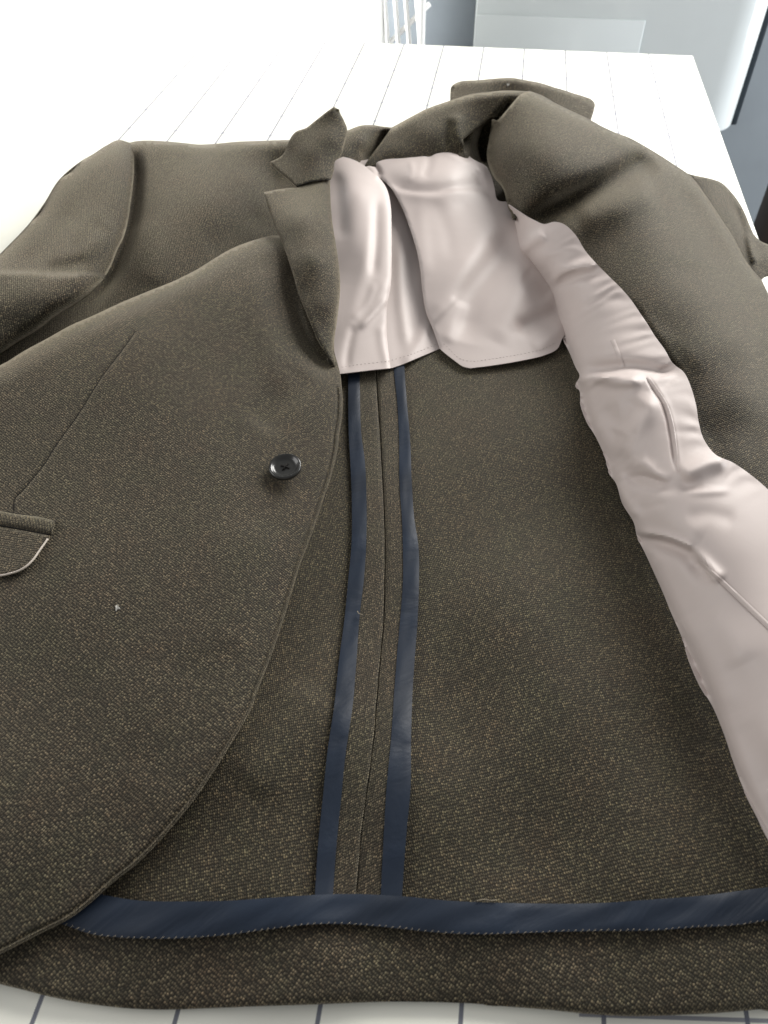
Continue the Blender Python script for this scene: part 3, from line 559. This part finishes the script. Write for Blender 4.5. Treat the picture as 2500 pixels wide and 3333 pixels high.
# --- right lapel and collar lying behind
rc_s = Surf([(973, 196, 3.0), (983, 180, 3.4), (1106, 168, 4.6), (1213, 194, 4.6), (1280, 216, 4.2), (1277, 258, 3.6), (1100, 215, 3.4), (1040, 230, 3.0), (1200, 240, 3.8), (1000, 260, 2.5)], rounds=[([(973, 196), (983, 180), (1031, 173), (1106, 168), (1171, 180), (1255, 206), (1285, 222)], .3, 10)], noise=.02)
panel('right_lapel', [[(972, 240), (973, 196), (975, 187), (983, 180), (997, 175), (1031, 173), (1075, 169), (1106, 168), (1131, 172), (1171, 180), (1213, 194), (1255, 206), (1278, 215), (1285, 224), (1283, 238), (1277, 258), (1272, 290)], [(1272, 290), (1100, 260), (972, 240)]], rc_s, WOOL_LP, jk, 6, skirt=[[(973, 196), (983, 180), (1031, 173), (1106, 168), (1171, 180), (1255, 206), (1283, 222), (1277, 258)]])
W = at([(1098, 183)], rc_s([(1098, 183)]) + .12)[0]

# --- left chest, sleeve and shoulder
chest_s = Surf([(280, 308, 3.6), (340, 304, 4.0), (430, 312, 3.9), (520, 306, 4.0), (620, 302, 4.2), (700, 310, 4.2), (450, 430, 4.0), (330, 450, 3.5), (540, 390, 3.4), (640, 400, 2.6), (300, 560, 2.8), (300, 650, 2.0), (100, 720, 1.8), (0, 790, 1.8), (480, 560, 2.7), (590, 540, 2.7), (600, 385, 2.3), (590, 445, 2.4), (680, 600, 2.6), (250, 450, 2.6), (180, 600, 1.6), (720, 400, 3.2), (720, 700, 2.0)],
               folds=[([(290, 312), (297, 370), (294, 420), (285, 480), (270, 530), (245, 590), (200, 650)], -.7, 13), ([(430, 330), (470, 420), (520, 480)], .08, 55), ([(440, 540), (520, 500), (590, 470)], -.15, 35), ([(300, 480), (340, 560), (330, 620)], .15, 40)], rounds=[([(250, 312), (280, 307), (340, 304), (430, 312), (520, 306), (620, 302), (720, 300)], .7, 22)], noise=.05)
panel('chest_panel', [[(255, 318), (280, 308), (300, 304), (340, 304), (400, 309), (430, 312), (470, 310), (510, 306), (560, 304), (620, 302), (700, 300)], [(700, 300), (715, 400), (720, 640)], [(720, 640), (560, 640), (320, 720), (100, 800), (-120, 900)], [(-120, 900), (-140, 760), (60, 690), (200, 600), (255, 500), (255, 318)]], chest_s, WOOL_SL, jk, 8, skirt=[[(280, 308), (340, 304), (400, 309), (430, 312), (510, 306), (620, 302), (700, 300)]])
slv_s = Surf([(280, 308, 4.0), (258, 302, 4.0), (288, 400, 4.4), (276, 479, 4.2), (236, 579, 3.9), (232, 313, 4.6), (154, 371, 4.8), (114, 408, 4.7), (66, 481, 4.5), (12, 537, 4.4), (220, 400, 4.9), (150, 470, 4.6), (60, 560, 4.4), (200, 520, 5.0), (100, 640, 4.9), (180, 620, 4.6), (60, 715, 3.6), (0, 765, 3.2), (0, 660, 4.6), (-200, 700, 3.2), (-150, 900, 2.6), (-150, 640, 4.0)],
             folds=[([(190, 560), (150, 575), (100, 582)], -.25, 16), ([(150, 540), (200, 505), (225, 480)], -.12, 22)],
             steps=[([(-250, 590), (-100, 588), (0, 588), (60, 590), (115, 592), (170, 593)], .8, 7, 130)],
             rounds=[([(289, 320), (289, 369), (286, 409), (277, 479), (266, 515), (240, 585), (210, 620), (175, 650), (125, 680), (85, 712), (0, 765), (-150, 870)], 1.1, 34), ([(280, 306), (258, 302), (232, 313), (172, 350), (130, 387), (100, 435), (66, 481), (12, 537), (0, 549), (-150, 640)], 1.0, 40)], noise=.06)
panel('left_sleeve', [[(280, 308), (268, 304), (258, 302), (246, 305), (232, 313), (204, 331), (188, 340), (172, 350), (154, 371), (130, 387), (114, 408), (100, 435), (86, 461), (66, 481), (40, 509), (12, 537), (0, 549), (-150, 640)], [(-150, 640), (-300, 800), (-300, 1000)], [(-300, 1000), (-200, 900), (-100, 835), (0, 765), (30, 745), (85, 710), (125, 680), (175, 650), (210, 620), (236, 582), (254, 539), (266, 515), (276, 479), (282, 439), (286, 409), (289, 369), (289, 339), (285, 319), (280, 308)]], slv_s, WOOL_SL, jk, 7, skirt=[[(258, 302), (232, 313), (204, 331), (172, 350), (130, 387), (100, 435), (66, 481), (40, 509), (12, 537), (0, 549), (-150, 640), (-300, 800)]])

# --- left front
front_edge = [(607, 509), (640, 560), (690, 660), (725, 770), (735, 808), (738, 835), (740, 865), (738, 905), (732, 940), (730, 964), (715, 1029), (695, 1089), (675, 1149), (650, 1214), (630, 1279), (615, 1329), (595, 1389), (575, 1444), (555, 1494), (545, 1526), (520, 1571), (490, 1621), (455, 1676), (420, 1726), (380, 1776), (340, 1821), (295, 1866), (250, 1901), (200, 1946), (150, 1984), (100, 2010), (50, 2035), (0, 2061), (-80, 2095), (-200, 2120), (-330, 2130)]
ridge = [(-330, 905), (-150, 840), (0, 789), (50, 759), (100, 732), (150, 704), (200, 682), (260, 654), (320, 629), (375, 607), (425, 582), (465, 557), (500, 537), (550, 518), (590, 508), (607, 509)]
dart = [(292, 717), (262, 759), (220, 814), (170, 894), (120, 964), (95, 1004), (50, 1059), (32, 1079), (30, 1104)]
_g = spline(front_edge[5:], 12); _n = np.gradient(_g, axis=0); _n = np.c_[-_n[:, 1], _n[:, 0]] / (np.hypot(*_n.T)[:, None] + 1e-9)
groove = [tuple(q) for q in _g + _n * 11]
front_s = Surf([(735, 808, 2.2), (738, 905, 1.9), (695, 1089, 1.7), (630, 1279, 1.7), (545, 1526, 2.2), (420, 1726, 2.1), (250, 1901, 1.7), (100, 2008, 1.4), (0, 2061, 1.3), (-330, 2130, 1.2),
                (616, 1010, 2.4), (500, 1200, 2.6), (300, 1400, 2.7), (200, 1700, 2.3), (100, 1300, 2.9), (600, 770, 3.3), (450, 800, 3.9), (200, 900, 3.9), (430, 1500, 2.6), (0, 1850, 2.0), (-250, 1300, 2.6), (-300, 1000, 3.4), (-300, 1800, 1.7),
                (0, 789, 5.0), (150, 704, 5.2), (320, 629, 5.3), (465, 557, 5.2), (590, 509, 4.7), (300, 720, 5.0), (500, 630, 4.9), (640, 640, 3.6), (690, 720, 2.8), (680, 850, 2.6)],
               folds=[([(640, 560), (650, 660), (690, 760), (725, 810)], -.45, 22), ([(560, 560), (570, 660), (600, 760), (640, 860)], .25, 45), ([(660, 800), (600, 860), (560, 930)], -.22, 40), ([(480, 1420), (520, 1250), (560, 1120)], .18, 60), ([(300, 1700), (380, 1560), (430, 1400)], -.15, 70),
                      (dart, -.06, 3, 3, 1.0), (groove, -.07, 3.5, 3.5, 1.0)],
               rounds=[(ridge, 1.0, 46), (front_edge[3:], .22, 16)], noise=.10, nscale=.009)
left_front = panel('left_front', [ridge, front_edge, [(-330, 2130), (-330, 905)]], front_s, WOOL, jk, 8, thick=.0022, lines=[dart, groove])
# turned edge: a narrow roll beside the stitched front edge
fe = front_edge[5:]; FE = spline(fe, 6)
nrm = np.gradient(FE, axis=0); nrm = np.c_[-nrm[:, 1], nrm[:, 0]] / (np.hypot(*nrm.T)[:, None] + 1e-9)
ribbon('edge_roll', FE + nrm * -0.5, FE + nrm * 8.5, front_s, WOOL, left_front, lift=-.03, n=240, across=7, bulge=.09, thick=.0008)
DL = spline(dart, 5); tube('dart_seam', at(DL, front_s(DL) + .005), 0.00026, DARKTHREAD, left_front, 5)

# pocket flap with welt at the left picture edge
ribbon('pocket_welt', [(-220, 1072), (-100, 1089), (0, 1103), (24, 1108), (60, 1113), (89, 1117), (119, 1125)], [(-220, 1100), (-100, 1120), (0, 1134), (28, 1139), (54, 1144), (80, 1150), (108, 1156)], front_s, WOOL_IN, left_front, lift=.08, n=70, across=7, bulge=.16, thick=.001)
flap_s = Surf([(-220, 1100, 3.15), (0, 1134, 3.1), (103, 1155, 3.05), (84, 1191, 3.05), (42, 1232, 3.1), (0, 1243, 3.1), (-220, 1210, 3.2), (40, 1180, 3.2)], noise=.0)
flap_s2 = lambda p: front_s(p) + .13 + 0.16 * np.clip((np.asarray(p)[:, 1] - 1130) / 110, 0, 1)
flap_edge = [(107, 1157), (103, 1164), (96, 1174), (84, 1191), (72, 1208), (58, 1222), (42, 1232), (24, 1238), (0, 1243), (-60, 1240), (-140, 1228), (-220, 1212)]
fp = panel('pocket_flap', [[(-220, 1104), (-100, 1124), (0, 1138), (54, 1147), (107, 1157)], flap_edge, [(-220, 1212), (-220, 1104)]], flap_s2, WOOL_LP, left_front, 6, thick=.001)
FL = spline(flap_edge[1:], 5); tube('flap_edging', at(FL, flap_s2(FL) - .02), 0.00050, EDGE_PALE, fp, 6)
DL = spline([(-100, 1090), (0, 1104), (60, 1113), (119, 1125)], 6); tube('welt_seam', at(DL, front_s(DL) + .05), 0.00028, DARKTHREAD, left_front, 5)
DL = spline([(-100, 1121), (0, 1135), (54, 1145), (107, 1156)], 6); tube('welt_seam', at(DL, front_s(DL) + .10), 0.00035, DARKTHREAD, left_front, 5)
DL = np.array([(119, 1125), (114, 1140), (108, 1156)], float); tube('welt_seam', at(DL, front_s(DL) + .08), 0.00035, DARKTHREAD, left_front, 5)

# --- lapel and collar of the left front
lap_s = Surf([(570, 415, 5.0), (641, 402, 5.1), (712, 388, 5.3), (583, 460, 4.9), (612, 520, 5.0), (645, 635, 4.5), (685, 730, 3.7), (720, 785, 2.8), (735, 808, 2.35), (716, 430, 5.4), (726, 530, 5.2), (735, 610, 4.7), (727, 700, 3.6), (723, 755, 3.0), (650, 470, 5.9), (680, 560, 5.7), (700, 660, 4.6)],
             rounds=[([(713, 388), (714, 430), (718, 480), (726, 530), (733, 580), (735, 620), (732, 660), (727, 700), (722, 745), (726, 785), (735, 808)], .7, 18), ([(637, 404), (570, 415), (583, 460), (600, 500), (632, 590), (665, 685), (705, 765), (735, 808)], .1, 7)], noise=.03)
lapel_l = [(570, 415), (575, 435), (583, 461), (594, 490), (606, 517), (618, 547), (632, 590), (645, 635), (665, 685), (685, 730), (705, 765), (720, 787), (735, 809)]
panel('lapel', [[(641, 403), (620, 406), (595, 410), (570, 415)], lapel_l, [(735, 809), (727, 787), (722, 755), (722, 735), (727, 700), (732, 660), (735, 620), (733, 580), (726, 530), (718, 480), (714, 430), (713, 388)], [(713, 388), (672, 392), (641, 403)]], lap_s, WOOL_LP, jk, 6, thick=.0024)
col_s = Surf([(583, 350, 5.3), (641, 402, 5.2), (713, 388, 5.4), (612, 332, 5.6), (625, 303, 6.2), (641, 283, 6.6), (679, 262, 7.2), (722, 230, 8.2), (744, 262, 7.4), (750, 279, 7.0), (744, 310, 6.4), (735, 336, 5.9), (721, 370, 5.5), (670, 330, 6.4), (690, 290, 7.0), (720, 300, 6.9)],
             rounds=[([(722, 231), (737, 248), (750, 279), (745, 308), (735, 340), (721, 370), (715, 388)], .15, 10)], noise=.0)
panel('collar', [[(641, 402), (618, 381), (600, 366), (583, 350)], [(583, 350), (605, 339), (612, 332), (618, 321), (625, 303), (632, 291), (641, 283), (661, 276), (679, 262), (697, 248), (710, 238), (722, 230)], [(722, 230), (731, 237), (737, 248), (744, 262), (750, 279), (748, 296), (744, 312), (736, 338), (724, 348), (721, 370), (715, 388)], [(715, 388), (708, 387), (672, 392), (641, 402)]], col_s, WOOL_LP, jk, 5, thick=.0024)
GL = spline([(641, 403), (672, 392.5), (713, 388)], 5); tube('gorge_seam', at(GL, np.maximum(lap_s(GL), col_s(GL)) - .01), 0.00030, DARKTHREAD, jk, 5)

# --- button on the left front
bc = at([(616.5, 1010.5)], front_s([(616.5, 1010.5)]) + .42)[0]
e = 14.0
pu, pv = at([(616.5 + e, 1010.5)], front_s([(616.5 + e, 1010.5)]))[0], at([(616.5, 1010.5 - e)], front_s([(616.5, 1010.5 - e)]))[0]
p0 = at([(616.5, 1010.5)], front_s([(616.5, 1010.5)]))[0]
bn = np.cross(pu - p0, pv - p0); bn /= np.linalg.norm(bn); bn = bn + np.array([-0.24, -0.06, 0]); bn /= np.linalg.norm(bn)
ua = np.cross([0, 1, 0], bn); ua /= np.linalg.norm(ua); va = np.cross(bn, ua)
ang = math.radians(28)
bm = bmesh.new()
bsc = 1.12
prof = [(0.0, 0.0006), (0.0016, 0.0006), (0.0044, 0.0005), (0.0054, 0.0006), (0.0061, 0.0012), (0.0068, 0.0019), (0.0074, 0.0021), (0.0079, 0.0018), (0.0082, 0.0010), (0.0080, 0.0), (0.0070, -0.0008), (0.0040, -0.0012), (0.0, -0.0012)]
seg = 56; rings = []
for r, h in prof:
    if r == 0: rings.append([bm.verts.new((0, 0, h))]); continue
    rings.append([bm.verts.new((r * math.cos(2 * math.pi * k / seg), r * math.sin(2 * math.pi * k / seg), h)) for k in range(seg)])
for a, b2 in zip(rings[:-1], rings[1:]):
    for k in range(seg):
        k2 = (k + 1) % seg
        if len(a) == 1: bm.faces.new((a[0], b2[k], b2[k2]))
        elif len(b2) == 1: bm.faces.new((a[k], b2[0], a[k2]))
        else: bm.faces.new((a[k], b2[k], b2[k2], a[k2]))
bmesh.ops.recalc_face_normals(bm, faces=bm.faces)
bmesh.ops.scale(bm, vec=(bsc,) * 3, verts=bm.verts)
M = Matrix(((ua[0], va[0], bn[0], bc[0]), (ua[1], va[1], bn[1], bc[1]), (ua[2], va[2], bn[2], bc[2]), (0, 0, 0, 1)))
bm.transform(M)
me = bpy.data.meshes.new('button'); bm.to_mesh(me); bm.free(); me.materials.append(HORN); me.polygons.foreach_set('use_smooth', [True] * len(me.polygons))
btn = bpy.data.objects.new('button', me); col.objects.link(btn); btn.parent = jk; btn.matrix_parent_inverse = inv(jk); btn['label'] = 'black four hole button sewn on with a dark cross of thread'
for s in (1, -1):
    dvec = ua * math.cos(ang + s * math.pi / 4) + va * math.sin(ang + s * math.pi / 4)
    pts = [bc + bn * h + dvec * t for t, h in ((-0.0024, 0.0006), (-0.0019, 0.0011), (0, 0.00135 + 0.0002 * s), (0.0019, 0.0011), (0.0024, 0.0006))]
    tube('cross_thread', pts, 0.00042, DARKTHREAD, btn, 6)
for k in range(4):
    q = ang + math.pi / 4 + k * math.pi / 2; c = bc + bn * 0.00072 + (ua * math.cos(q) + va * math.sin(q)) * 0.0022
    V = [c + bn * 0.00004 + (ua * math.cos(t) + va * math.sin(t)) * 0.00085 for t in np.linspace(0, 2 * math.pi, 12, endpoint=False)] 
    V2 = [v - bn * 0.0003 for v in V]
    link('thread_hole', V + V2, [tuple(range(12))] + [(i, i + 12, (i + 1) % 12 + 12, (i + 1) % 12) for i in range(12)], DARKTHREAD, btn, smooth=False)
ps = [p0 - bn * 0.001, p0 + bn * 0.0042]; tube('shank_thread', ps, 0.0016, DARKTHREAD, btn, 8)

# --- lint and loose thread ends lying on the cloth
def lint(name, c, surf, lift, n, spread, label, cat):
    V, F = [], []
    for i in range(n):
        a = rng.uniform(0, 6.28); l = spread * rng.uniform(.5, 1.1); p = np.array(c) + rng.uniform(-.35, .35, 2) * spread
        pts = np.array([p - l * .5 * np.array([math.cos(a), math.sin(a)]), p + rng.uniform(-.2, .2, 2) * spread, p + l * .5 * np.array([math.cos(a), math.sin(a)])])
        v, f = tube(None, at(pts, surf(pts) + lift + rng.uniform(0, .04, 3)), 0.00016, None, sides=4); F += [tuple(k + len(V) for k in x) for x in f]; V += list(v)
    return tag(link(name, V, F, LINT), label, cat)
lint('lint_fleck', (253, 1313), front_s, .01, 14, 9, 'white fleck of lint on the wool front below the button', 'lint')
lint('lint_fleck', (1098, 183), rc_s, .05, 10, 4.5, 'small white speck on the far lapel at the top', 'lint')
def thread(pts, surf, lift, r, label):
    P = spline(pts, 3); return tag(tube('loose_thread', at(P, surf(P) + lift), r, THREAD, None, 5), label, 'thread')
thread([(772, 1320), (775, 1325), (780, 1327), (784, 1329)], back_s, .42, .00022, 'short pale thread end beside the left navy tape')
thread([(1030, 1946), (1045, 1943), (1062, 1945), (1072, 1944)], back_s, .5, .0002, 'thin pale thread lying along the top of the hem tape')
